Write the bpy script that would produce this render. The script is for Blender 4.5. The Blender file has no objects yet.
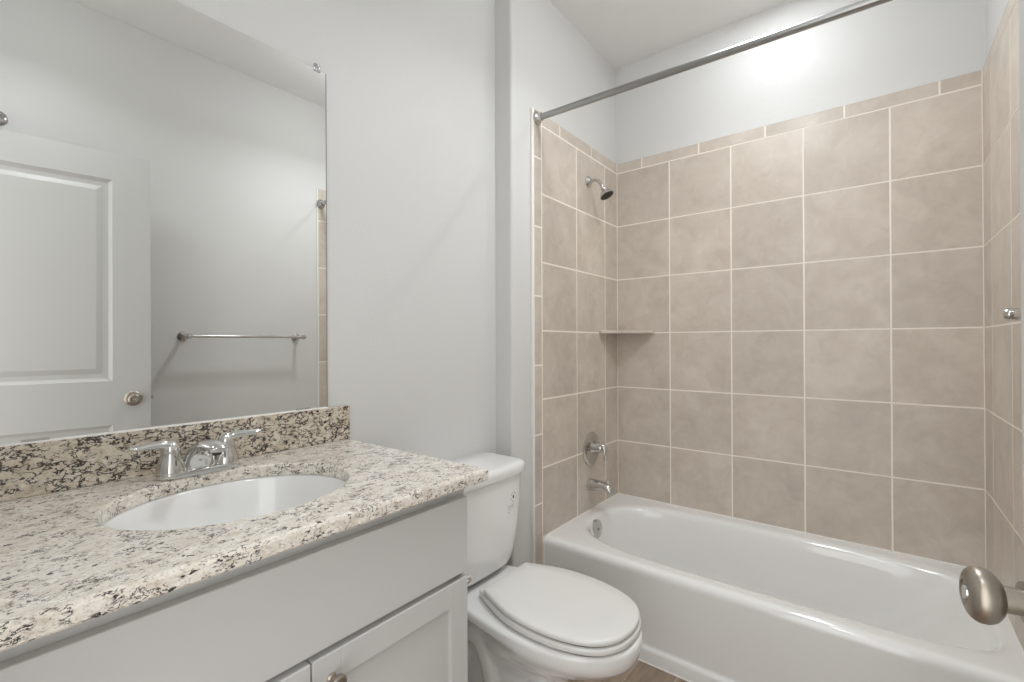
import bpy, bmesh, math, random
from mathutils import Vector, Matrix

SC = bpy.context.scene
COL = SC.collection
PI = math.pi
random.seed(7)

# ------------------------------------------------------------------ camera, world, exposure
cam_d = bpy.data.cameras.new('camera')
cam_d.sensor_width = 36.0
cam_d.lens = 466.0 / 1024 * 36
cam_d.clip_start = 0.01
cam_o = bpy.data.objects.new('camera', cam_d)
COL.objects.link(cam_o)
cam_o.matrix_world = (Matrix.Translation((1.187, -2.498, 1.23)) @ Matrix.Rotation(math.radians(38.173), 4, 'Z')
                      @ Matrix.Rotation(math.radians(90.286), 4, 'X') @ Matrix.Rotation(math.radians(-0.16), 4, 'Z'))
SC.camera = cam_o

wd = bpy.data.worlds.new('world')
SC.world = wd
wd.use_nodes = True
wd.node_tree.nodes['Background'].inputs[0].default_value = (1.0, 0.995, 0.985, 1)
wd.node_tree.nodes['Background'].inputs[1].default_value = 1.9

vs = SC.view_settings
SC.display_settings.display_device = 'sRGB'
vs.view_transform = 'Standard'
vs.look = 'None'
vs.gamma = 1.0
vs.use_curve_mapping = False
vs.exposure = 0.37
SC.cycles.max_bounces = 10
SC.cycles.diffuse_bounces = 6
SC.cycles.glossy_bounces = 6
SC.cycles.sample_clamp_indirect = 6.0

W = 1.504          # clear width of the tub alcove between the tile faces
XM = -0.10         # painted wall behind the vanity
CEIL = 2.827
YF = -2.62         # entrance wall
S = 0.308          # tile pitch
Z5 = 0.67          # first grout row above the tub

POWER_CAN = 2.3
GLOBE = 12.5
POWER_GLOBE = 5.5

# ------------------------------------------------------------------ materials
def new_mat(name):
    m = bpy.data.materials.new(name)
    m.use_nodes = True
    nt = m.node_tree
    return m, nt, nt.nodes['Principled BSDF']

def simple(name, col, rough=0.5, metal=0.0, coat=0.0, bump=0.0, bscale=200.0, trans=0.0):
    m, nt, p = new_mat(name)
    p.inputs['Base Color'].default_value = (*col, 1)
    p.inputs['Roughness'].default_value = rough
    p.inputs['Metallic'].default_value = metal
    p.inputs['Coat Weight'].default_value = coat
    p.inputs['Coat Roughness'].default_value = 0.05
    p.inputs['Transmission Weight'].default_value = trans
    if bump > 0:
        tc = nt.nodes.new('ShaderNodeTexCoord')
        n = nt.nodes.new('ShaderNodeTexNoise')
        n.inputs['Scale'].default_value = bscale
        n.inputs['Detail'].default_value = 3
        b = nt.nodes.new('ShaderNodeBump')
        b.inputs['Strength'].default_value = bump
        b.inputs['Distance'].default_value = 0.002
        nt.links.new(tc.outputs['Object'], n.inputs['Vector'])
        nt.links.new(n.outputs['Fac'], b.inputs['Height'])
        nt.links.new(b.outputs['Normal'], p.inputs['Normal'])
    return m

def ramp(nt, stops):
    r = nt.nodes.new('ShaderNodeValToRGB')
    e = r.color_ramp.elements
    while len(e) < len(stops):
        e.new(0.5)
    for el, (pos, col) in zip(e, stops):
        el.position = pos
        el.color = (*col, 1)
    return r

M = {}
M['paint'] = simple('wall_paint', (0.685, 0.684, 0.674), 0.55, bump=0.35, bscale=150)
M['ceiling'] = simple('ceiling_paint', (0.84, 0.84, 0.83), 0.8, bump=0.3, bscale=120)
M['trim'] = simple('trim_paint', (0.76, 0.76, 0.745), 0.35)
M['door'] = simple('door_paint', (0.57, 0.57, 0.56), 0.4)
M['cabinet'] = simple('cabinet_paint', (0.585, 0.585, 0.575), 0.38)
M['enamel'] = simple('tub_enamel', (0.86, 0.86, 0.85), 0.12, coat=0.6)
M['porcelain'] = simple('porcelain', (0.86, 0.86, 0.85), 0.1, coat=0.6)
M['plastic'] = simple('seat_plastic', (0.80, 0.795, 0.775), 0.22, coat=0.2)
M['chrome'] = simple('chrome', (0.58, 0.565, 0.545), 0.13, metal=1.0)
M['bright_chrome'] = simple('bright_chrome', (0.68, 0.675, 0.66), 0.07, metal=1.0)
M['steel'] = simple('rod_steel', (0.40, 0.40, 0.395), 0.28, metal=1.0)
M['nickel'] = simple('satin_nickel', (0.39, 0.345, 0.295), 0.36, metal=1.0)
M['dark'] = simple('dark_rubber_and_gap_shade', (0.05, 0.047, 0.043), 0.5)  # rubber parts; also colours the shade in the toilet seat gaps
M['mirror'] = simple('mirror_silver', (0.85, 0.855, 0.84), 0.0, metal=1.0)
M['mirror_edge'] = simple('mirror_edge', (0.20, 0.22, 0.21), 0.3)
M['clear'] = simple('clear_plastic', (0.9, 0.9, 0.9), 0.1, trans=0.85)
M['ink'] = simple('printed_ink', (0.05, 0.05, 0.06), 0.5)
M['grey_ink'] = simple('grey_ink', (0.33, 0.33, 0.34), 0.5)
M['grout'] = simple('grout', (0.92, 0.86, 0.78), 0.85, bump=0.2, bscale=400)
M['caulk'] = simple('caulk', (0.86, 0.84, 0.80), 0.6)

def tile_material():
    m, nt, p = new_mat('taupe_tile')
    N, L = nt.nodes, nt.links
    geo = N.new('ShaderNodeNewGeometry')
    tc = N.new('ShaderNodeTexCoord')
    mul = N.new('ShaderNodeMath'); mul.operation = 'MULTIPLY'; mul.inputs[1].default_value = 37.0
    L.new(geo.outputs['Random Per Island'], mul.inputs[0])
    add = N.new('ShaderNodeVectorMath'); add.operation = 'ADD'
    L.new(tc.outputs['Object'], add.inputs[0]); L.new(mul.outputs[0], add.inputs[1])
    n1 = N.new('ShaderNodeTexNoise'); n1.inputs['Scale'].default_value = 6.0
    n1.inputs['Detail'].default_value = 6; n1.inputs['Roughness'].default_value = 0.58
    n1.inputs['Distortion'].default_value = 0.7
    n2 = N.new('ShaderNodeTexNoise'); n2.inputs['Scale'].default_value = 17.0
    n2.inputs['Detail'].default_value = 5; n2.inputs['Distortion'].default_value = 1.2
    L.new(add.outputs[0], n1.inputs['Vector']); L.new(add.outputs[0], n2.inputs['Vector'])
    r1 = ramp(nt, [(0.28, (0.52, 0.455, 0.388)), (0.5, (0.58, 0.515, 0.445)), (0.72, (0.645, 0.58, 0.508))])
    L.new(n1.outputs['Fac'], r1.inputs['Fac'])
    r2 = ramp(nt, [(0.3, (0.44, 0.44, 0.44)), (0.7, (0.56, 0.56, 0.56))])
    L.new(n2.outputs['Fac'], r2.inputs['Fac'])
    mx = N.new('ShaderNodeMix'); mx.data_type = 'RGBA'; mx.blend_type = 'OVERLAY'
    mx.inputs['Factor'].default_value = 0.5
    L.new(r1.outputs['Color'], mx.inputs['A']); L.new(r2.outputs['Color'], mx.inputs['B'])
    hsv = N.new('ShaderNodeHueSaturation')
    mr = N.new('ShaderNodeMapRange')
    mr.inputs['To Min'].default_value = 0.94; mr.inputs['To Max'].default_value = 1.06
    L.new(geo.outputs['Random Per Island'], mr.inputs['Value'])
    L.new(mr.outputs['Result'], hsv.inputs['Value'])
    L.new(mx.outputs['Result'], hsv.inputs['Color'])
    L.new(hsv.outputs['Color'], p.inputs['Base Color'])
    p.inputs['Roughness'].default_value = 0.36
    b = N.new('ShaderNodeBump'); b.inputs['Strength'].default_value = 0.08; b.inputs['Distance'].default_value = 0.002
    L.new(n2.outputs['Fac'], b.inputs['Height']); L.new(b.outputs['Normal'], p.inputs['Normal'])
    return m
M['tile'] = tile_material()

def granite_material(name, tone, v_gate, v_width, shift, fine):
    m, nt, p = new_mat(name)
    N, L = nt.nodes, nt.links
    tc = N.new('ShaderNodeTexCoord')
    mp = N.new('ShaderNodeMapping')
    mp.inputs['Rotation'].default_value = (0.25, 0.2, 0.35)
    mp.inputs['Location'].default_value = (shift, shift * 0.7, -shift)
    mp.inputs['Scale'].default_value = (1.05 * fine, 0.72 * fine, 1.15 * fine)
    L.new(tc.outputs['Object'], mp.inputs['Vector'])
    def noise(scale, detail, rough=0.6, dist=0.0):
        n = N.new('ShaderNodeTexNoise')
        n.inputs['Scale'].default_value = scale; n.inputs['Detail'].default_value = detail
        n.inputs['Roughness'].default_value = rough; n.inputs['Distortion'].default_value = dist
        L.new(mp.outputs['Vector'], n.inputs['Vector'])
        return n.outputs['Fac']
    base = ramp(nt, tone)
    L.new(noise(38, 6, 0.65, 0.6), base.inputs['Fac'])
    # grey-brown specks
    g = ramp(nt, [(0.54, (0, 0, 0)), (0.62, (1, 1, 1))])
    L.new(noise(190, 4, 0.7, 0.3), g.inputs['Fac'])
    m1 = N.new('ShaderNodeMix'); m1.data_type = 'RGBA'
    gm = N.new('ShaderNodeMath'); gm.operation = 'MULTIPLY'; gm.inputs[1].default_value = 0.55
    L.new(g.outputs['Color'], gm.inputs[0]); L.new(gm.outputs[0], m1.inputs['Factor'])
    L.new(base.outputs['Color'], m1.inputs['A']); m1.inputs['B'].default_value = (0.34, 0.29, 0.245, 1)
    # black veins: thin bands of a distorted noise, gated by a wider noise
    n = noise(52, 5, 0.62, 0.4)
    sub = N.new('ShaderNodeMath'); sub.operation = 'SUBTRACT'; sub.inputs[1].default_value = 0.5
    ab = N.new('ShaderNodeMath'); ab.operation = 'ABSOLUTE'
    L.new(n, sub.inputs[0]); L.new(sub.outputs[0], ab.inputs[0])
    vein = ramp(nt, [(v_width, (1, 1, 1)), (v_width + 0.018, (0, 0, 0))])
    L.new(ab.outputs[0], vein.inputs['Fac'])
    gate = ramp(nt, [(v_gate, (0, 0, 0)), (v_gate + 0.06, (1, 1, 1))])
    L.new(noise(22, 5, 0.6, 0.5), gate.inputs['Fac'])
    vm = N.new('ShaderNodeMath'); vm.operation = 'MULTIPLY'
    L.new(vein.outputs['Color'], vm.inputs[0]); L.new(gate.outputs['Color'], vm.inputs[1])
    # black flecks
    fl = ramp(nt, [(0.575, (0, 0, 0)), (0.61, (1, 1, 1))])
    L.new(noise(88, 4, 0.62, 0.4), fl.inputs['Fac'])
    fg = N.new('ShaderNodeMath'); fg.operation = 'MULTIPLY'
    gate2 = ramp(nt, [(0.45, (0, 0, 0)), (0.53, (1, 1, 1))])
    L.new(noise(27, 4, 0.6, 0.3), gate2.inputs['Fac'])
    L.new(fl.outputs['Color'], fg.inputs[0]); L.new(gate2.outputs['Color'], fg.inputs[1])
    mxm = N.new('ShaderNodeMath'); mxm.operation = 'MAXIMUM'
    L.new(vm.outputs[0], mxm.inputs[0]); L.new(fg.outputs[0], mxm.inputs[1])
    m2 = N.new('ShaderNodeMix'); m2.data_type = 'RGBA'
    L.new(mxm.outputs[0], m2.inputs['Factor'])
    L.new(m1.outputs['Result'], m2.inputs['A']); m2.inputs['B'].default_value = (0.035, 0.028, 0.026, 1)
    L.new(m2.outputs['Result'], p.inputs['Base Color'])
    p.inputs['Roughness'].default_value = 0.22
    p.inputs['Coat Weight'].default_value = 0.3
    return m
M['granite'] = granite_material('speckled_granite', [(0.30, (0.62, 0.545, 0.45)), (0.46, (0.78, 0.725, 0.64)), (0.64, (0.90, 0.86, 0.79))], 0.50, 0.012, 0.0, 1.5)
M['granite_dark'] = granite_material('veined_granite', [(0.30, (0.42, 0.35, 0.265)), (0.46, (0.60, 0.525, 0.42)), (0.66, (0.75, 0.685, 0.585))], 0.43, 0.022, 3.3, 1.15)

def wood_floor_material():
    m, nt, p = new_mat('wood_plank_floor')
    N, L = nt.nodes, nt.links
    tc = N.new('ShaderNodeTexCoord')
    mp = N.new('ShaderNodeMapping'); mp.inputs['Rotation'].default_value = (0, 0, PI / 2)
    L.new(tc.outputs['Object'], mp.inputs['Vector'])
    br = N.new('ShaderNodeTexBrick')
    br.inputs['Scale'].default_value = 1.0
    br.inputs['Brick Width'].default_value = 0.9; br.inputs['Row Height'].default_value = 0.15
    br.inputs['Mortar Size'].default_value = 0.0018
    br.inputs['Color1'].default_value = (0.27, 0.20, 0.148, 1)
    br.inputs['Color2'].default_value = (0.36, 0.275, 0.21, 1)
    br.inputs['Mortar'].default_value = (0.40, 0.33, 0.26, 1)
    L.new(mp.outputs['Vector'], br.inputs['Vector'])
    st = N.new('ShaderNodeMapping'); st.inputs['Scale'].default_value = (25, 2.0, 2.0)
    L.new(tc.outputs['Object'], st.inputs['Vector'])
    n = N.new('ShaderNodeTexNoise'); n.inputs['Scale'].default_value = 2.4; n.inputs['Detail'].default_value = 8
    n.inputs['Distortion'].default_value = 0.8
    L.new(st.outputs['Vector'], n.inputs['Vector'])
    r = ramp(nt, [(0.3, (0.36, 0.36, 0.36)), (0.7, (0.64, 0.64, 0.64))])
    L.new(n.outputs['Fac'], r.inputs['Fac'])
    mx = N.new('ShaderNodeMix'); mx.data_type = 'RGBA'; mx.blend_type = 'OVERLAY'; mx.inputs['Factor'].default_value = 0.8
    L.new(br.outputs['Color'], mx.inputs['A']); L.new(r.outputs['Color'], mx.inputs['B'])
    L.new(mx.outputs['Result'], p.inputs['Base Color'])
    p.inputs['Roughness'].default_value = 0.4
    return m
M['floor'] = wood_floor_material()

def glow_material(name, strength):
    m, nt, p = new_mat(name)
    p.inputs['Base Color'].default_value = (0.9, 0.9, 0.88, 1)
    p.inputs['Emission Color'].default_value = (0.94, 0.97, 1.0, 1)
    p.inputs['Emission Strength'].default_value = strength
    return m

# ------------------------------------------------------------------ helpers
def obj(name, bm, mats, parent=None, smooth=True, angle=35, recalc=True):
    if recalc:
        bmesh.ops.recalc_face_normals(bm, faces=bm.faces)
    me = bpy.data.meshes.new(name)
    bm.to_mesh(me)
    bm.free()
    for m in (mats if isinstance(mats, (list, tuple)) else [mats]):
        me.materials.append(m)
    if smooth:
        me.polygons.foreach_set('use_smooth', [True] * len(me.polygons))
        me.set_sharp_from_angle(angle=math.radians(angle))
    o = bpy.data.objects.new(name, me)
    COL.objects.link(o)
    if parent is not None:
        o.parent = parent
        o.matrix_parent_inverse = parent.matrix_world.inverted()
    return o

def tag(o, label, cat, group=None):
    o['label'] = label
    o['category'] = cat
    if group:
        o['group'] = group
    return o

def thing(name, label, cat, loc, group=None):
    o = bpy.data.objects.new(name, None)
    COL.objects.link(o)
    o.empty_display_size = 0.05
    o.location = loc
    o.matrix_world = Matrix.Translation(loc)
    return tag(o, label, cat, group)

def struct(o):
    o['kind'] = 'structure'
    return o

def bevel(bm, w, seg=2, edges=None):
    bmesh.ops.bevel(bm, geom=list(edges if edges is not None else bm.edges), offset=w, segments=seg,
                    affect='EDGES', profile=0.5, clamp_overlap=True)

def add_box(bm, x0, x1, y0, y1, z0, z1, bev=0.0, seg=2, mi=0):
    t = bmesh.new()
    r = bmesh.ops.create_cube(t, size=1.0)
    for v in r['verts']:
        v.co = Vector(((x0 + x1) / 2 + v.co.x * (x1 - x0), (y0 + y1) / 2 + v.co.y * (y1 - y0), (z0 + z1) / 2 + v.co.z * (z1 - z0)))
    if bev > 0:
        bevel(t, bev, seg)
    merge(bm, t, mi)

def merge(bm, t, mi=0):
    t.faces.ensure_lookup_table()
    mp = {v: bm.verts.new(v.co) for v in t.verts}
    for f in t.faces:
        try:
            nf = bm.faces.new([mp[v] for v in f.verts])
            nf.material_index = mi if mi else f.material_index
        except ValueError:
            pass
    t.free()

def box(x0, x1, y0, y1, z0, z1, bev=0.0, seg=2):
    bm = bmesh.new()
    add_box(bm, x0, x1, y0, y1, z0, z1, bev, seg)
    return bm

def rings_to_mesh(bm, rings, cap0=True, cap1=True, mi=0):
    vs_ = [[bm.verts.new(p) for p in r] for r in rings]
    n = len(rings[0])
    for a, b in zip(vs_, vs_[1:]):
        for i in range(n):
            j = (i + 1) % n
            f = bm.faces.new((a[i], a[j], b[j], b[i]))
            f.material_index = mi
    if cap0:
        bm.faces.new(vs_[0][::-1]).material_index = mi
    if cap1:
        bm.faces.new(vs_[-1]).material_index = mi

def lathe(bm, prof, origin, axis, n=32, mi=0):
    """prof: list of (distance along axis, radius)"""
    origin = Vector(origin); axis = Vector(axis).normalized()
    q = Vector((0, 0, 1)).rotation_difference(axis)
    u = q @ Vector((1, 0, 0)); v = q @ Vector((0, 1, 0))
    rings = []
    for h, r in prof:
        r = max(r, 1e-5)
        rings.append([origin + axis * h + (u * math.cos(2 * PI * k / n) + v * math.sin(2 * PI * k / n)) * r for k in range(n)])
    rings_to_mesh(bm, rings, mi=mi)

def catmull(pts, per=6):
    pts = [Vector(p) for p in pts]
    out = []
    for i in range(len(pts) - 1):
        p0 = pts[i - 1] if i > 0 else pts[i] * 2 - pts[i + 1]
        p1, p2 = pts[i], pts[i + 1]
        p3 = pts[i + 2] if i + 2 < len(pts) else p2 * 2 - p1
        for k in range(per):
            t = k / per
            out.append(0.5 * ((2 * p1) + (-p0 + p2) * t + (2 * p0 - 5 * p1 + 4 * p2 - p3) * t * t + (-p0 + 3 * p1 - 3 * p2 + p3) * t ** 3))
    out.append(pts[-1])
    return out

def sweep(bm, path, rad, up=(0, 0, 1), n=20, per=6, mi=0):
    """path points and (side radius, up radius) pairs, smoothed together"""
    P = catmull(path, per)
    Rr = catmull([(r[0], r[1], 0) if isinstance(r, (tuple, list)) else (r, r, 0) for r in rad], per)
    up = Vector(up)
    rings = []
    for i, p in enumerate(P):
        t = (P[min(i + 1, len(P) - 1)] - P[max(i - 1, 0)]).normalized()
        s = t.cross(up)
        s.normalize()
        w = s.cross(t).normalized()
        ra, rb = max(Rr[i].x, 1e-4), max(Rr[i].y, 1e-4)
        rings.append([p + s * math.cos(2 * PI * k / n) * ra + w * math.sin(2 * PI * k / n) * rb for k in range(n)])
    rings_to_mesh(bm, rings, mi=mi)

def prism(bm, poly, z0, z1, bev=0.0, seg=2, vertical=True):
    """poly: xy outline"""
    t = bmesh.new()
    a = [t.verts.new((x, y, z0)) for x, y in poly]
    b = [t.verts.new((x, y, z1)) for x, y in poly]
    n = len(poly)
    t.faces.new(a[::-1]); top = t.faces.new(b)
    for i in range(n):
        t.faces.new((a[i], a[(i + 1) % n], b[(i + 1) % n], b[i]))
    if bev > 0:
        bmesh.ops.recalc_face_normals(t, faces=t.faces)
        bevel(t, bev, seg, [e for e in t.edges if abs(e.verts[0].co.z - e.verts[1].co.z) < 1e-6])
    merge(bm, t)

# ------------------------------------------------------------------ room shell
def arc(cx, cy, r, a0, a1, n=8):
    return [(cx + r * math.cos(a0 + (a1 - a0) * k / n), cy + r * math.sin(a0 + (a1 - a0) * k / n)) for k in range(n + 1)]

bm = bmesh.new()
rc = 0.012
YR = -0.972
poly = [(-0.25, 0.012), (-0.012, 0.012)]
poly += arc(-0.012 - rc, YR + rc, rc, 0, -PI / 2)
poly += [(XM - 0.01, YR), (-0.25, YR)]
prism(bm, poly, 0, CEIL)
struct(obj('wall_left_alcove', bm, M['paint'], smooth=True, angle=40))
struct(obj('wall_left', box(-0.25, XM, YF - 0.12, YR, 0, CEIL), M['paint'], smooth=False))
struct(obj('wall_back', box(-0.25, W + 0.15, 0.012, 0.13, 0, CEIL), M['paint'], smooth=False))
struct(obj('wall_right', box(W + 0.012, W + 0.15, YF - 0.12, 0.012, 0, CEIL), M['paint'], smooth=False))
bm = bmesh.new()
DX0, DX1, DZ = 0.672, 1.452, 2.12
add_box(bm, XM, DX0, YF - 0.12, YF, 0, CEIL)
add_box(bm, DX1, W + 0.012, YF - 0.12, YF, 0, CEIL)
add_box(bm, DX0, DX1, YF - 0.12, YF, DZ, CEIL)
struct(obj('wall_front', bm, M['paint'], smooth=False))
struct(obj('floor', box(-0.25, W + 0.15, -3.6, 0.13, -0.08, 0), M['floor'], smooth=False))
struct(obj('ceiling', box(-0.25, W + 0.15, YF - 0.12, 0.13, CEIL, CEIL + 0.1), M['ceiling'], smooth=False))

# doorway casing and baseboards
bm = bmesh.new()
for x0, x1 in ((DX0 - 0.057, DX0), (DX1, DX1 + 0.05)):
    add_box(bm, x0, x1, YF, YF + 0.014, 0, DZ + 0.057, 0.003)
add_box(bm, DX0, DX1, YF, YF + 0.014, DZ, DZ + 0.057, 0.003)
struct(obj('trim_1', bm, M['trim']))
def base_run(name, x0, x1, y0, y1):
    struct(obj(name, box(x0, x1, y0, y1, 0, 0.085, 0.004), M['trim']))
base_run('baseboard_left', XM, XM + 0.013, -1.700, YR)
base_run('baseboard_right', W - 0.001, W + 0.012, -2.60, -0.935)

# ------------------------------------------------------------------ tile surround
G = 0.0066
def tile_field(name, place, u_lines, u_end, legs=None, trim_u=None):
    """place(u, z, d) -> point: u runs along the wall, d out of the wall, tile face at d = 0."""
    bm = bmesh.new()
    def tile(u0, u1, z0, z1, th=0.0112):
        t = bmesh.new()
        r = bmesh.ops.create_cube(t, size=1.0)
        for v in r['verts']:
            v.co = Vector((place((u0 + u1) / 2 + v.co.x * (u1 - u0), (z0 + z1) / 2 + v.co.z * (z1 - z0), -th / 2 + v.co.y * th)))
        bevel(t, 0.0006, 1)
        merge(bm, t, 0)
    zr = [0.362] + [Z5 + k * S for k in range(6)]
    us = u_lines
    for a, b in zip(us, us[1:]):
        for c, d in zip(zr, zr[1:]):
            tile(a + G / 2, b - G / 2, c + G / 2, d - G / 2)
    # narrow border tiles along the top, half a tile out of step
    ztop = Z5 + 5 * S
    tu = trim_u
    for a, b in zip(tu, tu[1:]):
        tile(a + G / 2, b - G / 2, ztop + G / 2, ztop + 0.0559)
    if legs:
        a, b = legs
        zl = [0.0] + [Z5 + (k - 0.5) * S for k in range(-1, 6)] + [ztop + 0.0559 + G / 2]
        zl = [0.0] + [z for z in zl[1:] if z > 0.05]
        for c, d in zip(zl, zl[1:]):
            tile(a + G / 2, b, c + G / 2, d - G / 2)
    # grout bed
    umax = legs[1] if legs else u_end
    t = bmesh.new()
    r = bmesh.ops.create_cube(t, size=1.0)
    u0, u1 = us[0], us[-1] if legs else u_end
    for v in r['verts']:
        v.co = Vector(place((u0 + u1) / 2 + v.co.x * (u1 - u0), (0.362 + ztop + 0.055) / 2 + v.co.z * (ztop + 0.055 - 0.362), -0.0058 + v.co.y * 0.0108))
    merge(bm, t, 1)
    if legs:
        a, b = legs
        t = bmesh.new()
        r = bmesh.ops.create_cube(t, size=1.0)
        for v in r['verts']:
            v.co = Vector(place((a + b) / 2 + v.co.x * (b - a - 0.001), (ztop + 0.055) / 2 + v.co.z * (ztop + 0.055), -0.0058 + v.co.y * 0.0108))
        merge(bm, t, 1)
        t = bmesh.new()
        r = bmesh.ops.create_cube(t, size=1.0)
        for v in r['verts']:
            v.co = Vector(place(a - 0.03 + v.co.x * 0.06, 0.18 + v.co.z * 0.36, -0.0065 + v.co.y * 0.0108))
        merge(bm, t, 1)
    return struct(obj(name, bm, [M['tile'], M['grout']], smooth=False))

A0, B0 = 0.305, 0.1527
ub = [0.0] + [A0 + k * S for k in range(4)] + [W]
tile_field('wall_tile_back', lambda u, z, d: (u, -d, z), ub, W, trim_u=[0.0] + [A0 + (k - 0.5) * S for k in range(5) if A0 + (k - 0.5) * S > 0] + [W])
ul = [0.0, B0, B0 + S, B0 + 2 * S]
tl = [0.0, B0 + 0.5 * S, B0 + 1.5 * S, B0 + 2 * S]
tile_field('wall_tile_left', lambda u, z, d: (d, -u, z), ul, ul[-1], legs=(ul[-1], 0.826), trim_u=tl)
tile_field('wall_tile_right', lambda u, z, d: (W - d, -u, z), ul, ul[-1], legs=(ul[-1], 0.885), trim_u=tl)
# white edge strips closing the tile at the room side
struct(obj('trim_2', box(-0.012, 0.0005, -0.841, -0.826, 0, Z5 + 5 * S + 0.0559, 0.002), M['caulk']))
struct(obj('trim_3', box(W - 0.0005, W + 0.012, -0.8915, -0.885, 0, Z5 + 5 * S + 0.0559, 0.002), M['caulk']))

# ------------------------------------------------------------------ bathtub
def tub_mesh():
    bm = bmesh.new()
    X0, X1, Y0, Y1 = 0.0006, W - 0.0006, -0.735, -0.0015
    n = 40
    outer = []
    def side(p, q, m):
        for k in range(m):
            t = k / m
            outer.append((p[0] + (q[0] - p[0]) * t, p[1] + (q[1] - p[1]) * t))
    side((X0, Y0), (X1, Y0), n); side((X1, Y0), (X1, Y1), n // 2 + 8); side((X1, Y1), (X0, Y1), n); side((X0, Y1), (X0, Y0), n // 2 + 8)
    N = len(outer)
    cx, cy = 0.60, -0.378
    def ring_out(yf, z):
        r = []
        for x, y in outer:
            yy = yf if y <= Y0 + 1e-9 else (y if y > cy else cy + (y - cy) * (yf - cy) / (Y0 - cy))
            r.append((x, yy, z))
        return r
    def opening(d, z, dr=None, de=None):
        # asymmetric superellipse: round at the drain end, squarer at the far end
        x0, x1 = 0.046 + d * (de or 1.0), 1.484 - d * (dr or 1.0)
        y0, y1 = -0.688 + d, -0.066 - d
        r = []
        for x, y in outer:
            ax = (cx - X0) if x < cx else (X1 - cx)
            ay = (cy - Y0) if y < cy else (Y1 - cy)
            dx, dy = (x - cx) / ax, (y - cy) / ay
            th = math.atan2(dy, dx)
            e = 2.7 if x < cx else 6.0
            c, s = math.cos(th), math.sin(th)
            rr = (abs(c) ** e + abs(s) ** e) ** (-1 / e)
            px = rr * c; py = rr * s
            r.append((cx + px * ((cx - x0) if px < 0 else (x1 - cx)), cy + py * ((cy - y0) if py < 0 else (y1 - cy)), z))
        return r
    rings = [ring_out(-0.769, 0.0), ring_out(-0.769, 0.046), ring_out(-0.767, 0.053), ring_out(-0.761, 0.058),
             ring_out(-0.7575, 0.062), ring_out(-0.7575, 0.07), ring_out(-0.7625, 0.325), ring_out(-0.7615, 0.338),
             ring_out(-0.757, 0.349), ring_out(-0.748, 0.357), ring_out(-0.738, 0.360),
             ring_out(-0.727, 0.3605),
             opening(-0.022, 0.361), opening(-0.010, 0.3602), opening(0.001, 0.358), opening(0.011, 0.3535), opening(0.0185, 0.346), opening(0.023, 0.335),
             opening(0.028, 0.31, 1.5), opening(0.036, 0.26, 2.4), opening(0.048, 0.18, 3.5), opening(0.062, 0.11, 4.0),
             opening(0.08, 0.075, 4.0), opening(0.105, 0.058, 3.6), opening(0.14, 0.052, 3.2), opening(0.25, 0.05, 2.4)]
    rings_to_mesh(bm, rings)
    return bm
tub = thing('bathtub', 'white built-in bathtub with rounded rim in the tiled alcove', 'bathtub', (W / 2, -0.385, 0))
obj('tub_body', tub_mesh(), M['enamel'], tub, angle=80)
bm = bmesh.new()
lathe(bm, [(-0.01, 0.045), (0.006, 0.045), (0.010, 0.042), (0.0115, 0.036), (0.0125, 0.012), (0.0125, 0.0)], (0.0735, -0.405, 0.302), (1, 0, 0.12), 36)
ov = obj('overflow_plate', bm, M['chrome'], tub)
bm = bmesh.new()
lathe(bm, [(0, 0.006), (0.004, 0.006), (0.005, 0.004), (0.005, 0)], (0.0857, -0.405, 0.3035), (1, 0, 0.12), 16)
obj('screw', bm, M['nickel'], ov)
bm = bmesh.new()
lathe(bm, [(0, 0.035), (0.003, 0.035), (0.005, 0.03), (0.004, 0.02), (0.012, 0.018), (0.014, 0.0)], (0.30, -0.378, 0.0525), (0, 0, 1), 28)
obj('drain', bm, M['bright_chrome'], tub)
bm = bmesh.new()
add_box(bm, 0.001, W - 0.001, -0.7725, -0.7685, 0, 0.0045, 0.001, 1)
obj('caulk_or_lit_line', bm, M['caulk'], tub)
bm = bmesh.new()
add_box(bm, 0.0003, W - 0.0003, -0.0050, -0.0003, 0.357, 0.3655, 0.001, 1)
add_box(bm, 0.0003, 0.0050, -0.745, -0.0050, 0.357, 0.3655, 0.001, 1)
add_box(bm, 0.0003, 0.0045, -0.7705, -0.757, 0.0, 0.345, 0.001, 1)
add_box(bm, W - 0.0050, W - 0.0003, -0.745, -0.0050, 0.357, 0.3655, 0.001, 1)
obj('caulk_or_lit_line', bm, M['caulk'], tub)

# ------------------------------------------------------------------ shower fittings
sh = thing('wall_shower', 'small chrome shower head on a bent arm high on the left tiled wall', 'shower head', (0, -0.342, 2.07))
bm = bmesh.new()
lathe(bm, [(0, 0.030), (0.004, 0.030), (0.012, 0.022), (0.020, 0.012), (0.022, 0.0)], (0.0, -0.342, 2.072), (1, 0, 0), 28)
obj('flange', bm, M['chrome'], sh)
bm = bmesh.new()
sweep(bm, [(0.008, -0.342, 2.070), (0.035, -0.342, 2.073), (0.060, -0.342, 2.064), (0.078, -0.341, 2.038), (0.084, -0.340, 2.018)], [0.0085] * 5, up=(0, 1, 0), n=16)
obj('arm', bm, M['chrome'], sh)
hd = Vector((0.42, 0.02, -0.80)).normalized()
hp = Vector((0.083, -0.340, 2.026))
bm = bmesh.new()
lathe(bm, [(-0.004, 0.0), (-0.002, 0.010), (0.006, 0.0135), (0.013, 0.0135), (0.018, 0.012), (0.026, 0.022), (0.038, 0.033), (0.046, 0.0375), (0.051, 0.0375), (0.052, 0.034), (0.052, 0.0)], hp, hd, 36)
head = obj('head', bm, M['chrome'], sh)
bm = bmesh.new()
lathe(bm, [(0, 0.033), (0.0025, 0.033), (0.0035, 0.030), (0.0035, 0.0)], hp + hd * 0.051, hd, 32)
q = Vector((0, 0, 1)).rotation_difference(hd)
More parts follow.
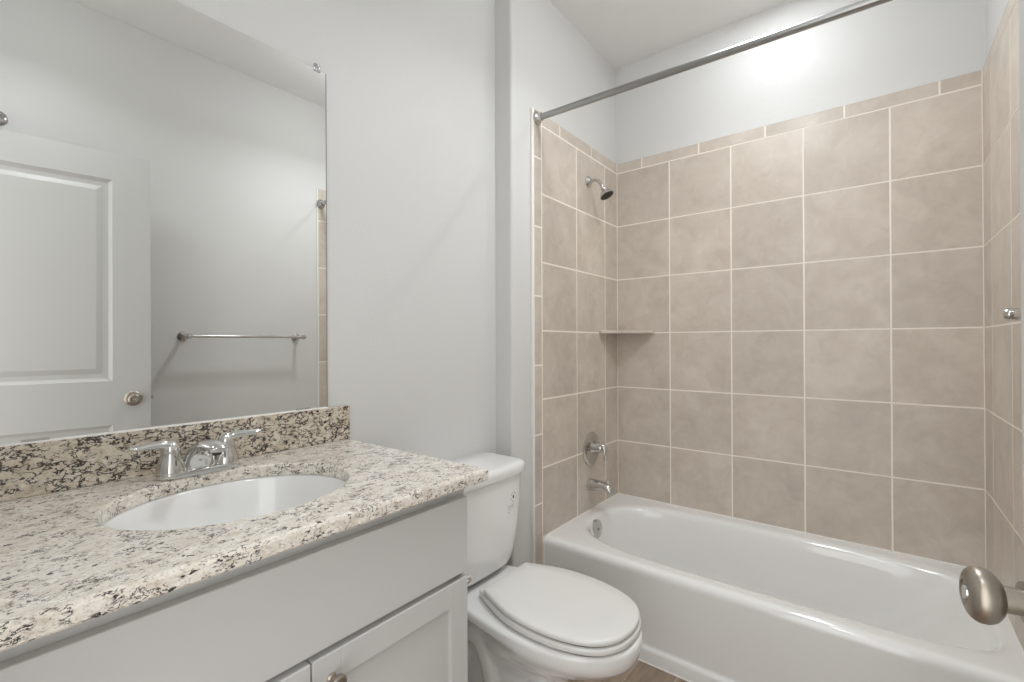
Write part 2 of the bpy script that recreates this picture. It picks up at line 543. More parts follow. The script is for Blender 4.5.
for rr, k in ((0.010, 6), (0.019, 11), (0.027, 16)):
    for i in range(k):
        a = 2 * PI * i / k
        o_ = hp + hd * 0.0545 + q @ Vector((rr * math.cos(a), rr * math.sin(a), 0))
        lathe(bm, [(0, 0.0016), (0.0022, 0.0012), (0.0022, 0)], o_, hd, 6)
obj('spray_face', bm, M['dark'], head)

vv = thing('shower_valve', 'round chrome shower valve plate with a lever below the corner shelf', 'shower valve', (0, -0.322, 0.678))
bm = bmesh.new()
lathe(bm, [(0, 0.087), (0.003, 0.087), (0.007, 0.083), (0.010, 0.072), (0.012, 0.045), (0.0145, 0.036), (0.015, 0.0)], (0, -0.322, 0.678), (1, 0, 0), 48)
obj('escutcheon', bm, M['chrome'], vv)
bm = bmesh.new()
lathe(bm, [(0, 0.034), (0.012, 0.030), (0.026, 0.025), (0.045, 0.023), (0.053, 0.019), (0.056, 0.0)], (0.013, -0.322, 0.686), (1, 0, 0), 32)
obj('hub', bm, M['chrome'], vv)
bm = bmesh.new()
sweep(bm, [(0.048, -0.322, 0.702), (0.066, -0.323, 0.703), (0.082, -0.325, 0.690), (0.088, -0.327, 0.662), (0.087, -0.329, 0.632), (0.089, -0.330, 0.618)],
      [(0.015, 0.009), (0.018, 0.012), (0.019, 0.013), (0.017, 0.010), (0.014, 0.008), (0.005, 0.004)], up=(1, 0, 0.2), n=18)
obj('lever', bm, M['bright_chrome'], vv)

sp = thing('tub_spout', 'chrome tub spout on the left tiled wall just above the tub', 'spout', (0, -0.335, 0.49))
bm = bmesh.new()
sweep(bm, [(0.0, -0.335, 0.494), (0.012, -0.335, 0.494), (0.045, -0.335, 0.497), (0.078, -0.335, 0.497), (0.103, -0.335, 0.491), (0.118, -0.335, 0.479), (0.121, -0.335, 0.468)],
      [(0.033, 0.034), (0.031, 0.031), (0.028, 0.027), (0.026, 0.024), (0.025, 0.022), (0.023, 0.019), (0.021, 0.016)], up=(0, 0, 1), n=24)
lathe(bm, [(0, 0.014), (0.002, 0.014), (0.002, 0.0)], (0.1205, -0.335, 0.4685), (0.2, 0, -1), 20, mi=1)
obj('spout_body', bm, [M['chrome'], M['dark']], sp)
bm = bmesh.new()
lathe(bm, [(0, 0.036), (0.004, 0.036), (0.007, 0.033), (0.008, 0.0)], (0, -0.335, 0.492), (1, 0, 0), 28)
obj('wall_flange', bm, M['chrome'], sp)
bm = bmesh.new()
lathe(bm, [(0, 0.0045), (0.016, 0.0045), (0.018, 0.0085), (0.024, 0.0085), (0.026, 0.006), (0.026, 0)], (0.100, -0.335, 0.508), (0.12, 0, 1), 16)
obj('diverter_knob', bm, M['bright_chrome'], sp)

# corner shelf
bm = bmesh.new()
prism(bm, [(0.0005, -0.0005), (0.0005, -0.226), (0.014, -0.226)] + [(0.014 + (0.203) * t - 0.0 * t, -0.226 + 0.212 * t) for t in (0.5,)] + [(0.217, -0.014), (0.217, -0.0005)], 1.282, 1.299, 0.003, 2)
tag(obj('corner_shelf', bm, M['tile']), 'taupe triangular tile shelf in the far left corner of the tub alcove', 'shelf')

# curtain rod
rod = thing('shower_rod', 'straight steel shower curtain rod spanning the tub alcove', 'curtain rod', (0.0, -0.806, 2.228))
RA, RB = Vector((0.0, -0.806, 2.228)), Vector((W, -0.868, 2.168))
dv = (RB - RA).normalized()
bm = bmesh.new()
lathe(bm, [(0.006, 0.0135), ((RB - RA).length - 0.006, 0.0135)], RA, dv, 24)
obj('tube', bm, M['steel'], rod)
for p_, d_ in ((RA, Vector((1, 0, 0))), (RB, Vector((-1, 0, 0)))):
    bm = bmesh.new()
    lathe(bm, [(0.0, 0.030), (0.005, 0.030), (0.010, 0.026), (0.014, 0.019), (0.030, 0.0175), (0.031, 0.0)], p_, d_, 28)
    obj('end_flange', bm, M['chrome'], rod)

# ------------------------------------------------------------------ vanity
VY0, VY1 = -2.480, -1.716
CT, CB = 0.941, 0.914
van = thing('vanity_cabinet', 'pale grey painted vanity cabinet under the granite countertop', 'cabinet', (0.17, (VY0 + VY1) / 2, 0))
bm = bmesh.new()
add_box(bm, XM + 0.002, 0.43, VY1 - 0.016, VY1, 0, CB - 0.001, 0.0015, 1)
add_box(bm, XM + 0.002, 0.43, VY0, VY0 + 0.016, 0, CB - 0.001, 0.0015, 1)
add_box(bm, XM + 0.002, 0.36, VY0 + 0.016, VY1 - 0.016, 0, 0.10)
add_box(bm, XM + 0.002, 0.43, VY0 + 0.016, VY1 - 0.016, 0.10, 0.116)
add_box(bm, XM + 0.002, XM + 0.014, VY0 + 0.016, VY1 - 0.016, 0.116, CB - 0.001)
add_box(bm, 0.411, 0.43, VY0 + 0.016, VY1 - 0.016, 0.862, CB - 0.001)
add_box(bm, 0.411, 0.43, VY0 + 0.016, VY1 - 0.016, 0.690, 0.735)
add_box(bm, 0.411, 0.43, VY0 + 0.016, VY0 + 0.05, 0.116, 0.862)
add_box(bm, 0.411, 0.43, VY1 - 0.05, VY1 - 0.016, 0.116, 0.862)
obj('carcass', bm, M['cabinet'], van, smooth=False)
obj('drawer_front', box(0.430, 0.450, VY0 + 0.010, VY1 - 0.010, 0.7145, 0.883, 0.0022), M['cabinet'], van, smooth=False)
def shaker(y0, y1, z0, z1, w=0.052):
    bm = bmesh.new()
    add_box(bm, 0.430, 0.450, y0, y0 + w, z0, z1, 0.0018)
    add_box(bm, 0.430, 0.450, y1 - w, y1, z0, z1, 0.0018)
    add_box(bm, 0.430, 0.4497, y0 + w - 0.001, y1 - w + 0.001, z1 - w, z1, 0.0018)
    add_box(bm, 0.430, 0.4497, y0 + w - 0.001, y1 - w + 0.001, z0, z0 + w, 0.0018)
    add_box(bm, 0.430, 0.440, y0 + w - 0.002, y1 - w + 0.002, z0 + w - 0.002, z1 - w + 0.002)
    return bm
YS = -2.097
for y0, y1, ky in ((VY0 + 0.010, YS - 0.0015, YS - 0.030), (YS + 0.0015, VY1 - 0.010, YS + 0.035)):
    dr = obj('door', shaker(y0, y1, 0.11, 0.7025), M['cabinet'], van, smooth=False)
    bm = bmesh.new()
    lathe(bm, [(0, 0.0085), (0.002, 0.0085), (0.005, 0.0055), (0.013, 0.0055), (0.016, 0.011), (0.020, 0.0145), (0.025, 0.0145), (0.028, 0.011), (0.029, 0.0)], (0.4498, ky, 0.660), (1, 0, 0), 24)
    obj('knob', bm, M['nickel'], dr)

# countertop with an oval cut-out
SX, SY, SA, SB = 0.185, -2.102, 0.180, 0.213
def countertop():
    bm = bmesh.new()
    X0, X1, Y0, Y1 = XM + 0.001, 0.477, -2.512, -1.685
    n = 24
    out = []
    def side(p, q, m):
        for k in range(m):
            t = k / m
            out.append((p[0] + (q[0] - p[0]) * t, p[1] + (q[1] - p[1]) * t))
    side((X0, Y0), (X1, Y0), n); side((X1, Y0), (X1, Y1), n); side((X1, Y1), (X0, Y1), n); side((X0, Y1), (X0, Y0), n)
    def inset(d, z):
        return [(min(max(x, X0 + d), X1 - d), min(max(y, Y0 + d), Y1 - d), z) for x, y in out]
    def oval(d, z):
        r = []
        for x, y in out:
            th = math.atan2((y - SY) / (0.41), (x - SX) / (0.29))
            r.append((SX + (SA + d) * math.cos(th), SY + (SB + d) * math.sin(th), z))
        return r
    rings = [oval(0.0, CB), inset(0.002, CB), inset(0.0, CB + 0.003), inset(0.0, CT - 0.006), inset(0.0018, CT - 0.0018), inset(0.006, CT), oval(0.005, CT), oval(0.0015, CT - 0.0015), oval(0.0, CT - 0.005), oval(0.0, CB)]
    rings_to_mesh(bm, rings, cap0=False, cap1=False)
    bmesh.ops.remove_doubles(bm, verts=bm.verts, dist=1e-6)
    return bm
tag(obj('countertop', countertop(), M['granite'], smooth=False), 'cream granite countertop with dark flecks and an oval sink cut-out', 'countertop')
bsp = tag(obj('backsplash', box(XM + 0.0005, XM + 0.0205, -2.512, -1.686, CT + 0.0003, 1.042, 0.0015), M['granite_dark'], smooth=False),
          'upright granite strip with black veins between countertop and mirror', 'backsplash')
obj('caulk_or_lit_line', box(XM + 0.0125, XM + 0.0195, -2.510, -1.757, 1.0415, 1.0450, 0.0012), M['caulk'], bsp)  # pale strip standing in for the bright reflected line at the mirror's foot

# undermount basin
def basin():
    bm = bmesh.new()
    n = 64
    prof = [(0.022, CB - 0.012), (0.022, CB - 0.0005), (0.003, CB - 0.0005), (-0.002, CB - 0.006), (-0.010, CB - 0.035), (-0.022, CB - 0.075), (-0.045, CB - 0.112), (-0.08, CB - 0.135), (-0.12, CB - 0.145), (-0.155, CB - 0.149)]
    back = [(-0.150, CB - 0.162), (-0.07, CB - 0.150), (-0.025, CB - 0.115), (0.0, CB - 0.07), (0.006, CB - 0.012)]
    rings = []
    for d, z in prof + back:
        rings.append([(SX + max(SA + d, 0.022) * math.cos(2 * PI * k / n), SY + max(SB + d, 0.022) * math.sin(2 * PI * k / n), z) for k in range(n)])
    rings.append(rings[0])
    rings_to_mesh(bm, rings, cap0=False, cap1=False)
    bmesh.ops.remove_doubles(bm, verts=bm.verts, dist=1e-6)
    return bm
snk = thing('sink', 'white oval undermount sink set into the granite countertop', 'sink', (SX, SY, CB - 0.15))
obj('bowl', basin(), M['porcelain'], snk, angle=50)
bm = bmesh.new()
lathe(bm, [(-0.012, 0.0215), (0.0, 0.0215), (0.0015, 0.026), (0.004, 0.024), (0.004, 0.018), (0.010, 0.016), (0.012, 0.0)], (SX, SY, CB - 0.1485), (0, 0, 1), 28)
obj('drain', bm, M['bright_chrome'], snk)

# faucet
FX, FY, FZ = -0.018, -2.107, CT + 0.0003
fa = thing('faucet', 'two-handle chrome faucet behind the sink', 'faucet', (FX, FY, FZ))
bm = bmesh.new()
pl = []
for k in range(17):
    a = -PI / 2 + PI * k / 16
    pl.append((FX + 0.027 * math.sin(a), FY + 0.054 + 0.027 * math.cos(a)))
for k in range(17):
    a = PI / 2 + PI * k / 16
    pl.append((FX + 0.027 * math.sin(a), FY - 0.054 + 0.027 * math.cos(a)))
prism(bm, pl, FZ, FZ + 0.014, 0.004, 3)
obj('base_plate', bm, M['bright_chrome'], fa)
for sgn in (-1, 1):
    bm = bmesh.new()
    hy = FY + sgn * 0.0540
    lathe(bm, [(0.012, 0.0275), (0.020, 0.027), (0.030, 0.0245), (0.044, 0.020), (0.054, 0.0175), (0.057, 0.018), (0.062, 0.018), (0.070, 0.0155), (0.077, 0.010), (0.080, 0.0)], (FX, hy, FZ), (0, 0, 1), 32)
    hn = obj('handle', bm, M['bright_chrome'], fa)
    bm = bmesh.new()
    dx = 0.012
    sweep(bm, [(FX, hy, FZ + 0.067), (FX + dx * 0.3, hy + sgn * 0.018, FZ + 0.074), (FX + dx * 0.6, hy + sgn * 0.042, FZ + 0.075), (FX + dx * 0.9, hy + sgn * 0.062, FZ + 0.075), (FX + dx, hy + sgn * 0.074, FZ + 0.077)],
          [(0.013, 0.011), (0.0125, 0.0095), (0.011, 0.0075), (0.0105, 0.0058), (0.005, 0.003)], n=18)
    obj('lever', bm, M['bright_chrome'], hn)
bm = bmesh.new()
sweep(bm, [(FX - 0.004, FY, FZ + 0.008), (FX + 0.000, FY, FZ + 0.026), (FX + 0.014, FY, FZ + 0.050), (FX + 0.044, FY, FZ + 0.066), (FX + 0.082, FY, FZ + 0.071), (FX + 0.112, FY, FZ + 0.068), (FX + 0.118, FY, FZ + 0.066)],
      [(0.036, 0.026), (0.032, 0.024), (0.027, 0.020), (0.022, 0.013), (0.0195, 0.010), (0.018, 0.008), (0.012, 0.004)], up=(-1, 0, 0.9), n=24)
spt = obj('spout', bm, M['bright_chrome'], fa)
bm = bmesh.new()
lathe(bm, [(0, 0.0085), (0.010, 0.0085), (0.010, 0.006), (0.006, 0.006), (0.006, 0)], (FX + 0.100, FY, FZ + 0.064), (0.05, 0, -1), 20)
obj('aerator', bm, M['dark'], spt)

# ------------------------------------------------------------------ mirror
MY0, MY1, MZ0, MZ1 = -2.516, -1.754, 1.0424, 2.030
mir = thing('wall_mirror', 'large frameless mirror standing on the granite backsplash', 'mirror', (XM + 0.0075, (MY0 + MY1) / 2, MZ0))
bm = bmesh.new()
gx0, gx1, ch = XM + 0.0005, XM + 0.0055, 0.0035
rings_to_mesh(bm, [[(x, y, z) for y, z in ((MY0 + c, MZ0 + c * k), (MY1 - c, MZ0 + c * k), (MY1 - c, MZ1 - c * k), (MY0 + c, MZ1 - c * k))]
                   for x, c, k in ((gx0, 0.0, 0), (gx1 - 0.0012, 0.0, 0), (gx1, ch, 0.2))])
bmesh.ops.recalc_face_normals(bm, faces=bm.faces)
bm.normal_update()
for f in bm.faces:
    f.material_index = 0 if f.normal.x > 0.99 else 1
glass = obj('glass', bm, [M['mirror'], M['mirror_edge']], mir, smooth=False)
for y_, z_, s_ in ((MY1 - 0.030, MZ1, 1), (MY0 + 0.12, MZ1, 1)):
    bm = bmesh.new()
    add_box(bm, XM + 0.0002, XM + 0.0095, y_ - 0.010, y_ + 0.010, z_ - 0.008, z_ + 0.014, 0.003)
    cl = obj('clip', bm, M['clear'], mir)
    bm = bmesh.new()
    lathe(bm, [(0, 0.0042), (0.002, 0.0042), (0.003, 0.002), (0.003, 0)], (XM + 0.0093, y_, z_ + 0.007), (1, 0, 0), 14)
    obj('screw', bm, M['chrome'], cl)
for y_ in (MY1 - 0.075, -2.36):
    bm = bmesh.new()
    add_box(bm, XM + 0.0002, XM + 0.0085, y_ - 0.02, y_ + 0.02, MZ0 - 0.001, MZ0 + 0.007, 0.001, 1)
    obj('clip', bm, M['chrome'], mir)
# The foot of the glass stands a few millimetres forward, the head rests on the wall
TILT = math.radians(0.35)
mir.rotation_euler = (0, -TILT, 0)
mir.location.x += 0.0065

# ------------------------------------------------------------------ toilet
TY = -1.254
toi = thing('toilet', 'white two-piece toilet with closed lid between vanity and tub', 'toilet', (0.25, TY, 0))
def egg(x0, x1, xm, w, nb, nf, z, n=64, yc=TY):
    r = []
    for k in range(n):
        th = 2 * PI * k / n
        c, s = math.cos(th), math.sin(th)
        e = nf if c > 0 else nb
        rr = (abs(c) ** e + abs(s) ** e) ** (-1 / e)
        a = (x1 - xm) if c > 0 else (xm - x0)
        r.append((xm + rr * c * a, yc + rr * s * w, z))
    return r
bm = bmesh.new()
sec = [(0.00, 0.435, 0.20, 0.112, 3.2, 2.6, 0.000), (0.00, 0.435, 0.20, 0.112, 3.2, 2.6, 0.018), (0.006, 0.425, 0.20, 0.104, 3.2, 2.6, 0.030),
       (0.01, 0.412, 0.20, 0.090, 3.2, 2.5, 0.070), (0.015, 0.408, 0.21, 0.084, 3.2, 2.4, 0.130), (0.02, 0.428, 0.23, 0.085, 2.8, 2.3, 0.180),
       (0.02, 0.485, 0.28, 0.102, 2.2, 2.2, 0.230), (0.03, 0.560, 0.33, 0.136, 1.6, 2.15, 0.272), (0.03, 0.618, 0.355, 0.164, 1.4, 2.1, 0.305),
       (0.02, 0.645, 0.365, 0.180, 1.25, 2.1, 0.328), (-0.02, 0.651, 0.37, 0.187, 1.6, 2.1, 0.342), (-0.068, 0.655, 0.37, 0.190, 2.3, 2.1, 0.356), (-0.070, 0.655, 0.37, 0.190, 2.3, 2.1, 0.376),
       (-0.068, 0.656, 0.37, 0.187, 2.3, 2.1, 0.383), (-0.060, 0.645, 0.37, 0.176, 2.3, 2.1, 0.387)]
rings_to_mesh(bm, [egg(*s) for s in sec])
# trapway bulges on both flanks
for sgn in (-1, 1):
    y_ = TY + sgn * 0.070
    sweep(bm, [(0.40, TY + sgn * 0.05, 0.235), (0.34, y_, 0.150), (0.27, y_, 0.085), (0.20, y_, 0.100), (0.17, y_, 0.180), (0.13, y_, 0.245), (0.07, y_, 0.235), (0.04, y_, 0.150), (0.03, y_, 0.03)],
          [(0.02, 0.030), (0.033, 0.038), (0.036, 0.040), (0.036, 0.040), (0.036, 0.040), (0.036, 0.040), (0.034, 0.038), (0.032, 0.036), (0.030, 0.034)], up=(0, 1, 0), n=20)
bowl = obj('bowl', bm, M['porcelain'], toi)
md = bowl.modifiers.new('blend', 'REMESH'); md.mode = 'VOXEL'; md.voxel_size = 0.0055; md.use_smooth_shade = True
ms = bowl.modifiers.new('soften', 'SMOOTH'); ms.iterations = 6; ms.factor = 0.5
for sgn in (-1, 1):
    bm = bmesh.new()
    lathe(bm, [(0, 0.016), (0.006, 0.016), (0.016, 0.011), (0.02, 0.0)], (0.21, TY + sgn * 0.098, 0.019), (0, 0, 1), 20)
    obj('bolt_cap', bm, M['porcelain'], toi)

# tank
TK = [(-0.088, 0.090, 0.116, 0.4045), (-0.090, 0.098, 0.134, 0.408), (-0.091, 0.104, 0.146, 0.416), (-0.092, 0.109, 0.157, 0.434), (-0.092, 0.114, 0.168, 0.470), (-0.092, 0.119, 0.178, 0.530), (-0.092, 0.125, 0.187, 0.610), (-0.092, 0.130, 0.194, 0.742)]
def slab(x0, x1, w, z, e=6.0, n=72):
    r = []
    xm, a = (x0 + x1) / 2, (x1 - x0) / 2
    for k in range(n):
        th = 2 * PI * k / n
        # even spacing along a rounded rectangle
        c, s = math.cos(th), math.sin(th)
        rr = (abs(c) ** e + abs(s) ** e) ** (-1 / e)
        bow = 1.0 - 0.05 * abs(rr * s) ** 2
        r.append((xm + rr * c * a * (bow if c > 0 else 1), TY + rr * s * w, z))
    return r
bm = bmesh.new()
rings_to_mesh(bm, [slab(*t) for t in TK])
tank = obj('tank', bm, M['porcelain'], toi, angle=50)
bm = bmesh.new()
rings_to_mesh(bm, [slab(-0.094, 0.134, 0.198, 0.7425), slab(-0.096, 0.139, 0.2035, 0.744), slab(-0.096, 0.1415, 0.206, 0.750), slab(-0.096, 0.143, 0.207, 0.768),
                   slab(-0.096, 0.141, 0.2055, 0.778), slab(-0.095, 0.134, 0.200, 0.7845), slab(-0.090, 0.120, 0.186, 0.7865)])
obj('tank_lid', bm, M['porcelain'], toi, angle=60)
bm = bmesh.new()
add_box(bm, -0.07, 0.075, TY - 0.10, TY + 0.10, 0.390, 0.406, 0.004)
obj('tank_gasket', bm, M['dark'], toi)
bm = bmesh.new()
lathe(bm, [(0, 0.016), (0.004, 0.016), (0.008, 0.012), (0.014, 0.008), (0.015, 0)], (0.1235, TY - 0.160, 0.700), (1, 0, 0), 22)
fl = obj('flush_lever', bm, M['chrome'], tank)

def tank_front(y, z):
    for a, b in zip(TK, TK[1:]):
        if a[3] <= z <= b[3]:
            t = (z - a[3]) / (b[3] - a[3])
            x0, x1, w = [a[i] + (b[i] - a[i]) * t for i in range(3)]
            xm, h = (x0 + x1) / 2, (x1 - x0) / 2
            s = min(abs(y - TY) / w, 0.999)
            c = (1 - s ** 6) ** (1 / 6)
            return xm + c * h * (1 - 0.05 * s * s)
    return 0.11
def ink_mark(pts, mat_name, bmx):
    """small printed shape lying on the tank front; pts are (y, z)"""
    f = [bmx.verts.new((tank_front(y, z) + 0.0004, y, z)) for y, z in pts]
    bmx.faces.new(f)
bm = bmesh.new()
ly, lz = TY + 0.112, 0.664
def stroke(y0, z0, y1, z1, w):
    d = Vector((y1 - y0, z1 - z0)).normalized(); nrm = Vector((-d.y, d.x)) * w / 2
    ink_mark([(y0 + nrm.x, z0 + nrm.y), (y0 - nrm.x, z0 - nrm.y), (y1 - nrm.x, z1 - nrm.y), (y1 + nrm.x, z1 + nrm.y)], None, bm)
# drop-shaped dark emblem with short rays above it, rows of fine print below
ink_mark([(ly + 0.0055 * math.cos(a) * (0.8 if math.sin(a) > 0 else 1), lz + (0.0085 if math.sin(a) > 0 else 0.0055) * math.sin(a)) for a in [2 * PI * k / 14 for k in range(14)]], None, bm)
for a in (35, 60, 120, 145, 200, 340, 270):
    a = math.radians(a)
    stroke(ly + 0.012 * math.cos(a), lz + 0.013 * math.sin(a), ly + 0.018 * math.cos(a), lz + 0.021 * math.sin(a), 0.0022)
obj('printed_emblem', bm, M['ink'], tank, smooth=False)
bm = bmesh.new()
for row, (zz, words) in enumerate(((0.635, (0.010, 0.006, 0.012)), (0.628, (0.007, 0.011, 0.009)), (0.621, (0.005, 0.009)), (0.612, (0.010,)))):
    y_ = ly - 0.030
    for wd_ in words:
        stroke(y_, zz, y_ + wd_, zz, 0.0028)
        y_ += wd_ + 0.003
obj('fine_print', bm, M['grey_ink'], tank, smooth=False)

# seat and lid
LID = [(0.168, 0.108), (0.171, 0.115), (0.180, 0.121), (0.215, 0.135), (0.27, 0.156), (0.33, 0.170), (0.40, 0.175), (0.47, 0.170), (0.53, 0.155), (0.58, 0.131), (0.611, 0.101), (0.630, 0.066), (0.638, 0.031), (0.640, 0.0)]
def outline(off, z, per=4):
    pts = catmull([(x, w, 0) for x, w in LID], per)
    half = [(p.x, p.y) for p in pts]
    full = [(x, TY + w) for x, w in half] + [(x, TY - w) for x, w in half[::-1][1:]]
    cx_ = 0.40
    r = []
    full = [(x, y + 0.012 * (0.645 - x) / 0.475) for x, y in full]   # the seat sits a touch askew
    for x, y in full:
        dx, dy = x - cx_, y - TY
        L_ = math.hypot(dx, dy)
        k = (L_ + off) / L_
        r.append((cx_ + dx * k, TY + dy * k, z))
    return r
bm = bmesh.new()
rings_to_mesh(bm, [outline(-0.004, 0.3915), outline(0.003, 0.393), outline(0.005, 0.396), outline(0.005, 0.407), outline(0.002, 0.4100), outline(-0.008, 0.4108)])
obj('seat', bm, M['plastic'], toi, angle=60)
bm = bmesh.new()
rings_to_mesh(bm, [outline(-0.008, 0.4156), outline(0.0, 0.4162), outline(0.0015, 0.418), outline(0.0015, 0.4255), outline(-0.001, 0.4295), outline(-0.006, 0.4318), outline(-0.06, 0.4335), outline(-0.11, 0.4342)])
obj('seat_lid', bm, M['plastic'], toi, angle=60)
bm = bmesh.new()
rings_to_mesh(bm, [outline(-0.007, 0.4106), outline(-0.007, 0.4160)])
obj('lid_gap_shade', bm, M['dark'], toi)  # dark ring put in as the shade between seat and lid
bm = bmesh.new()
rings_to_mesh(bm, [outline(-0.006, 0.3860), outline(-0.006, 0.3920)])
obj('seat_gap_shade', bm, M['dark'], toi)  # dark ring in place of the shade between bowl and seat
for sgn in (-1, 1):
    bm = bmesh.new()
    add_box(bm, 0.140, 0.176, TY + sgn * 0.078 - 0.018, TY + sgn * 0.078 + 0.018, 0.3885, 0.414, 0.006, 3)
    obj('hinge', bm, M['plastic'], toi)

# ------------------------------------------------------------------ toilet paper holder on the vanity's side
tp = thing('paper_holder', 'chrome toilet paper holder on the vanity side beside the toilet', 'paper holder', (0.39, VY1, 0.655))
bm = bmesh.new()
lathe(bm, [(0, 0.022), (0.004, 0.022), (0.008, 0.016), (0.012, 0.009), (0.022, 0.008), (0.025, 0.011), (0.035, 0.011), (0.038, 0.007), (0.039, 0)], (0.408, VY1, 0.664), (0, 1, 0), 24)
obj('post', bm, M['bright_chrome'], tp)
bm = bmesh.new()
lathe(bm, [(0, 0.022), (0.004, 0.022), (0.008, 0.016), (0.012, 0.009), (0.022, 0.008), (0.025, 0.011), (0.035, 0.011), (0.038, 0.007), (0.039, 0)], (0.268, VY1, 0.664), (0, 1, 0), 24)
obj('post', bm, M['bright_chrome'], tp)
bm = bmesh.new()
lathe(bm, [(0, 0.006), (0.14, 0.006)], (0.268, VY1 + 0.030, 0.664), (1, 0, 0), 16)
obj('roller', bm, M['bright_chrome'], tp)

# ------------------------------------------------------------------ towel bar on the right wall
XR = W + 0.012
tb = thing('towel_bar', 'slim chrome towel bar on the right wall, seen in the mirror', 'towel bar', (XR, -1.31, 1.295))
TBZ = 1.290
for y_ in (-1.640, -1.036):
    bm = bmesh.new()
    lathe(bm, [(0, 0.026), (0.005, 0.026), (0.010, 0.020), (0.018, 0.011), (0.086, 0.0095), (0.091, 0.0135), (0.108, 0.0135), (0.114, 0.010), (0.116, 0)], (XR, y_, TBZ), (-1, 0, 0), 26)
    obj('post', bm, M['chrome'], tb)
bm = bmesh.new()
lathe(bm, [(0, 0.004), (0.003, 0.0080), (0.629, 0.0080), (0.632, 0.004)], (XR - 0.099, -1.652, TBZ), (0, 1, 0), 18)
obj('bar', bm, M['chrome'], tb)

# ------------------------------------------------------------------ open door with knob
DA = math.atan2(1.436 - 1.313, 2.59 - 1.83)
DL = 0.770
door = thing('door_1', 'white two-panel door standing open near the right wall', 'door', (1.420, -2.592, 0))
# built flat: local u = distance from the hinge edge, d = out of the face towards the room
du = Vector((-math.sin(DA), math.cos(DA), 0)); dn = Vector((-math.cos(DA), -math.sin(DA), 0))
DO = Vector((1.420, -2.592, 0))
def dp(u, z, d):
    return DO + du * u + dn * d + Vector((0, 0, z))
def door_mesh():
    bm = bmesh.new()
    TH = 0.035
    Z0, Z1 = 0.012, 2.108
    us = [0, 0.125, DL - 0.135, DL]
    zs = [Z0, 0.235, 0.888, 1.085, 1.985, Z1]
    for side in (0, 1):
        D = (lambda d: d) if side == 0 else (lambda d: -TH - d)
        vs_ = {(i, j): bm.verts.new(dp(u, z, D(0))) for i, u in enumerate(us) for j, z in enumerate(zs)}
        for i in range(3):
            for j in range(5):
                q = [vs_[i, j], vs_[i + 1, j], vs_[i + 1, j + 1], vs_[i, j + 1]]
                if i == 1 and j in (1, 3):
                    prev = q
                    a, b, c, d_ = us[1], us[2], zs[j], zs[j + 1]
                    for ins, dep in ((0.004, -0.004), (0.014, -0.010), (0.034, -0.011), (0.052, -0.004), (0.056, -0.003)):
                        cur = [bm.verts.new(dp(x, y, D(dep))) for x, y in ((a + ins, c + ins), (b - ins, c + ins), (b - ins, d_ - ins), (a + ins, d_ - ins))]
                        for k in range(4):
                            bm.faces.new((prev[k], prev[(k + 1) % 4], cur[(k + 1) % 4], cur[k]))
                        prev = cur
                    bm.faces.new(prev)
                else:
                    bm.faces.new(q)
    e = [(0, Z0), (DL, Z0), (DL, Z1), (0, Z1)]
    for k in range(4):
        (a, b), (c, d_) = e[k], e[(k + 1) % 4]
        bm.faces.new([bm.verts.new(dp(a, b, 0)), bm.verts.new(dp(c, d_, 0)), bm.verts.new(dp(c, d_, -TH)), bm.verts.new(dp(a, b, -TH))])
    bmesh.ops.remove_doubles(bm, verts=bm.verts, dist=1e-5)
    return bm
obj('leaf', door_mesh(), M['door'], door, smooth=False)
KU, KZ = DL - 0.064, 1.001
for side, nm in ((1, 'knob'), (-1, 'knob')):
    bm = bmesh.new()
    base = dp(KU, KZ, 0 if side > 0 else -0.035)
    prof = catmull([(0.0351, 0.0111, 0), (0.0355, 0.0130, 0), (0.0375, 0.0170, 0), (0.0421, 0.0218, 0), (0.0476, 0.0238, 0), (0.0531, 0.0233, 0), (0.0574, 0.0202, 0), (0.0597, 0.0157, 0), (0.0605, 0.0117, 0)], 5)
    lathe(bm, [(0, 0.033), (0.003, 0.033), (0.007, 0.029), (0.009, 0.0185), (0.0215, 0.0175), (0.022, 0.0111)] + [(p.x, p.y) for p in prof] + [(0.0601, 0.0106), (0.0592, 0.0100), (0.0589, 0.0)],
          base, dn * side, 48)
    kn = obj('knob', bm, M['nickel'], door, angle=40)
    bm = bmesh.new()
    lathe(bm, [(0, 0.0065), (0.0012, 0.006), (0.0012, 0)], base + dn * side * 0.0592, dn * side, 20)
    obj('push_button', bm, M['chrome'], kn)
bm = bmesh.new()
c0 = dp(DL, KZ, -0.0175)
t = bmesh.new()
r = bmesh.ops.create_cube(t, size=1.0)
for v in r['verts']:
    v.co = dp(DL + 0.004 + v.co.x * 0.012, KZ + v.co.z * 0.016, -0.0175 + v.co.y * 0.012)
merge(bm, t)
obj('latch', bm, M['nickel'], door, smooth=False)
for z_ in (0.25, 1.06, 1.87):
    bm = bmesh.new()
    lathe(bm, [(0, 0.006), (0.09, 0.006)], dp(-0.008, z_ - 0.045, -0.004), (0, 0, 1), 14)
    obj('hinge', bm, M['nickel'], door)

# small round chrome fitting high on the right wall, above the door
wf = thing('wall_fitting', 'small round chrome fitting high on the wall above the open door', 'wall fitting', (XR, -2.23, 2.24))
FZ2, FY2 = 2.200, -2.300
bm = bmesh.new()
lathe(bm, [(0, 0.032), (0.004, 0.032), (0.010, 0.026), (0.014, 0.014), (0.015, 0)], (XR, FY2, FZ2), (-1, 0, 0), 28)
obj('cover_plate', bm, M['chrome'], wf)
bm = bmesh.new()
lathe(bm, [(0.012, 0.009), (0.035, 0.008), (0.037, 0.012), (0.044, 0.012), (0.046, 0.0)], (XR, FY2, FZ2), (-1, 0, 0), 20)
obj('nozzle', bm, M['chrome'], wf)

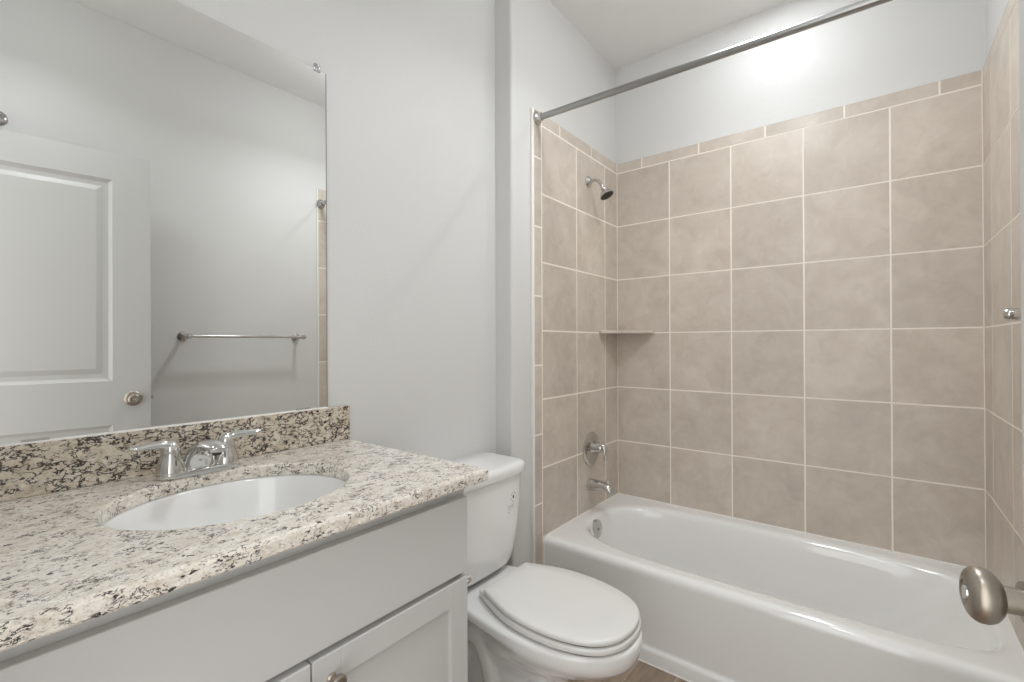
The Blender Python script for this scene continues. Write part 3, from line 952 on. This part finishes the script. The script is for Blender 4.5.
# ------------------------------------------------------------------ lamps of the room, with an added globe near the door
cl = thing('ceiling_light', 'round recessed ceiling light above the bathtub', 'ceiling light', (0.82, -0.33, CEIL))
bm = bmesh.new()
lathe(bm, [(0, 0.095), (-0.003, 0.095), (-0.006, 0.088), (-0.004, 0.072), (-0.001, 0.070)], (0.82, -0.33, CEIL), (0, 0, 1), 40)
obj('trim_ring', bm, M['trim'], cl)
bm = bmesh.new()
lathe(bm, [(-0.0045, 0.0), (-0.0045, 0.069), (-0.0015, 0.069), (-0.0015, 0)], (0.82, -0.33, CEIL), (0, 0, 1), 40)
obj('lens', bm, glow_material('can_lens', 2.0), cl)
ld = bpy.data.lights.new('ceiling_lamp', 'AREA')
ld.shape = 'DISK'; ld.size = 0.03; ld.energy = POWER_CAN; ld.color = (0.95, 0.978, 1.0); ld.spread = math.radians(180)
lo = bpy.data.objects.new('ceiling_lamp', ld); COL.objects.link(lo)
lo.location = (0.82, -0.33, CEIL - 0.012)

for LX, LY, k, lab in ((0.82, -0.95, 1.0, 'round glass globe ceiling light nearest the bathtub'), (0.98, -2.28, 0.36, 'added round glass globe fill light nearest the door')):
    vl = thing('unseen_globe_light', lab, 'ceiling light', (LX, LY, CEIL), 'globe lights on the ceiling')  # globes are out of view; the door one is added to brighten that end
    bm = bmesh.new()
    lathe(bm, [(0, 0.075), (-0.012, 0.075), (-0.026, 0.060), (-0.030, 0.020), (-0.060, 0.020), (-0.062, 0.0)], (LX, LY, CEIL), (0, 0, 1), 40)
    obj('canopy', bm, M['chrome'], vl)
    bm = bmesh.new()
    lathe(bm, [(-0.055, 0.030), (-0.065, 0.060), (-0.085, 0.088), (-0.115, 0.105), (-0.150, 0.105), (-0.180, 0.088), (-0.200, 0.058), (-0.210, 0.0)], (LX, LY, CEIL), (0, 0, 1), 40)
    obj('glass_globe', bm, glow_material('lit_glass', GLOBE * k), vl)
    pd = bpy.data.lights.new('unseen_globe_lamp', 'AREA')
    pd.shape = 'DISK'; pd.size = 0.18; pd.energy = POWER_GLOBE * k; pd.color = (0.95, 0.978, 1.0); pd.spread = math.radians(155)
    po = bpy.data.objects.new('unseen_globe_lamp', pd); COL.objects.link(po)
    po.location = (LX, LY, CEIL - 0.215)
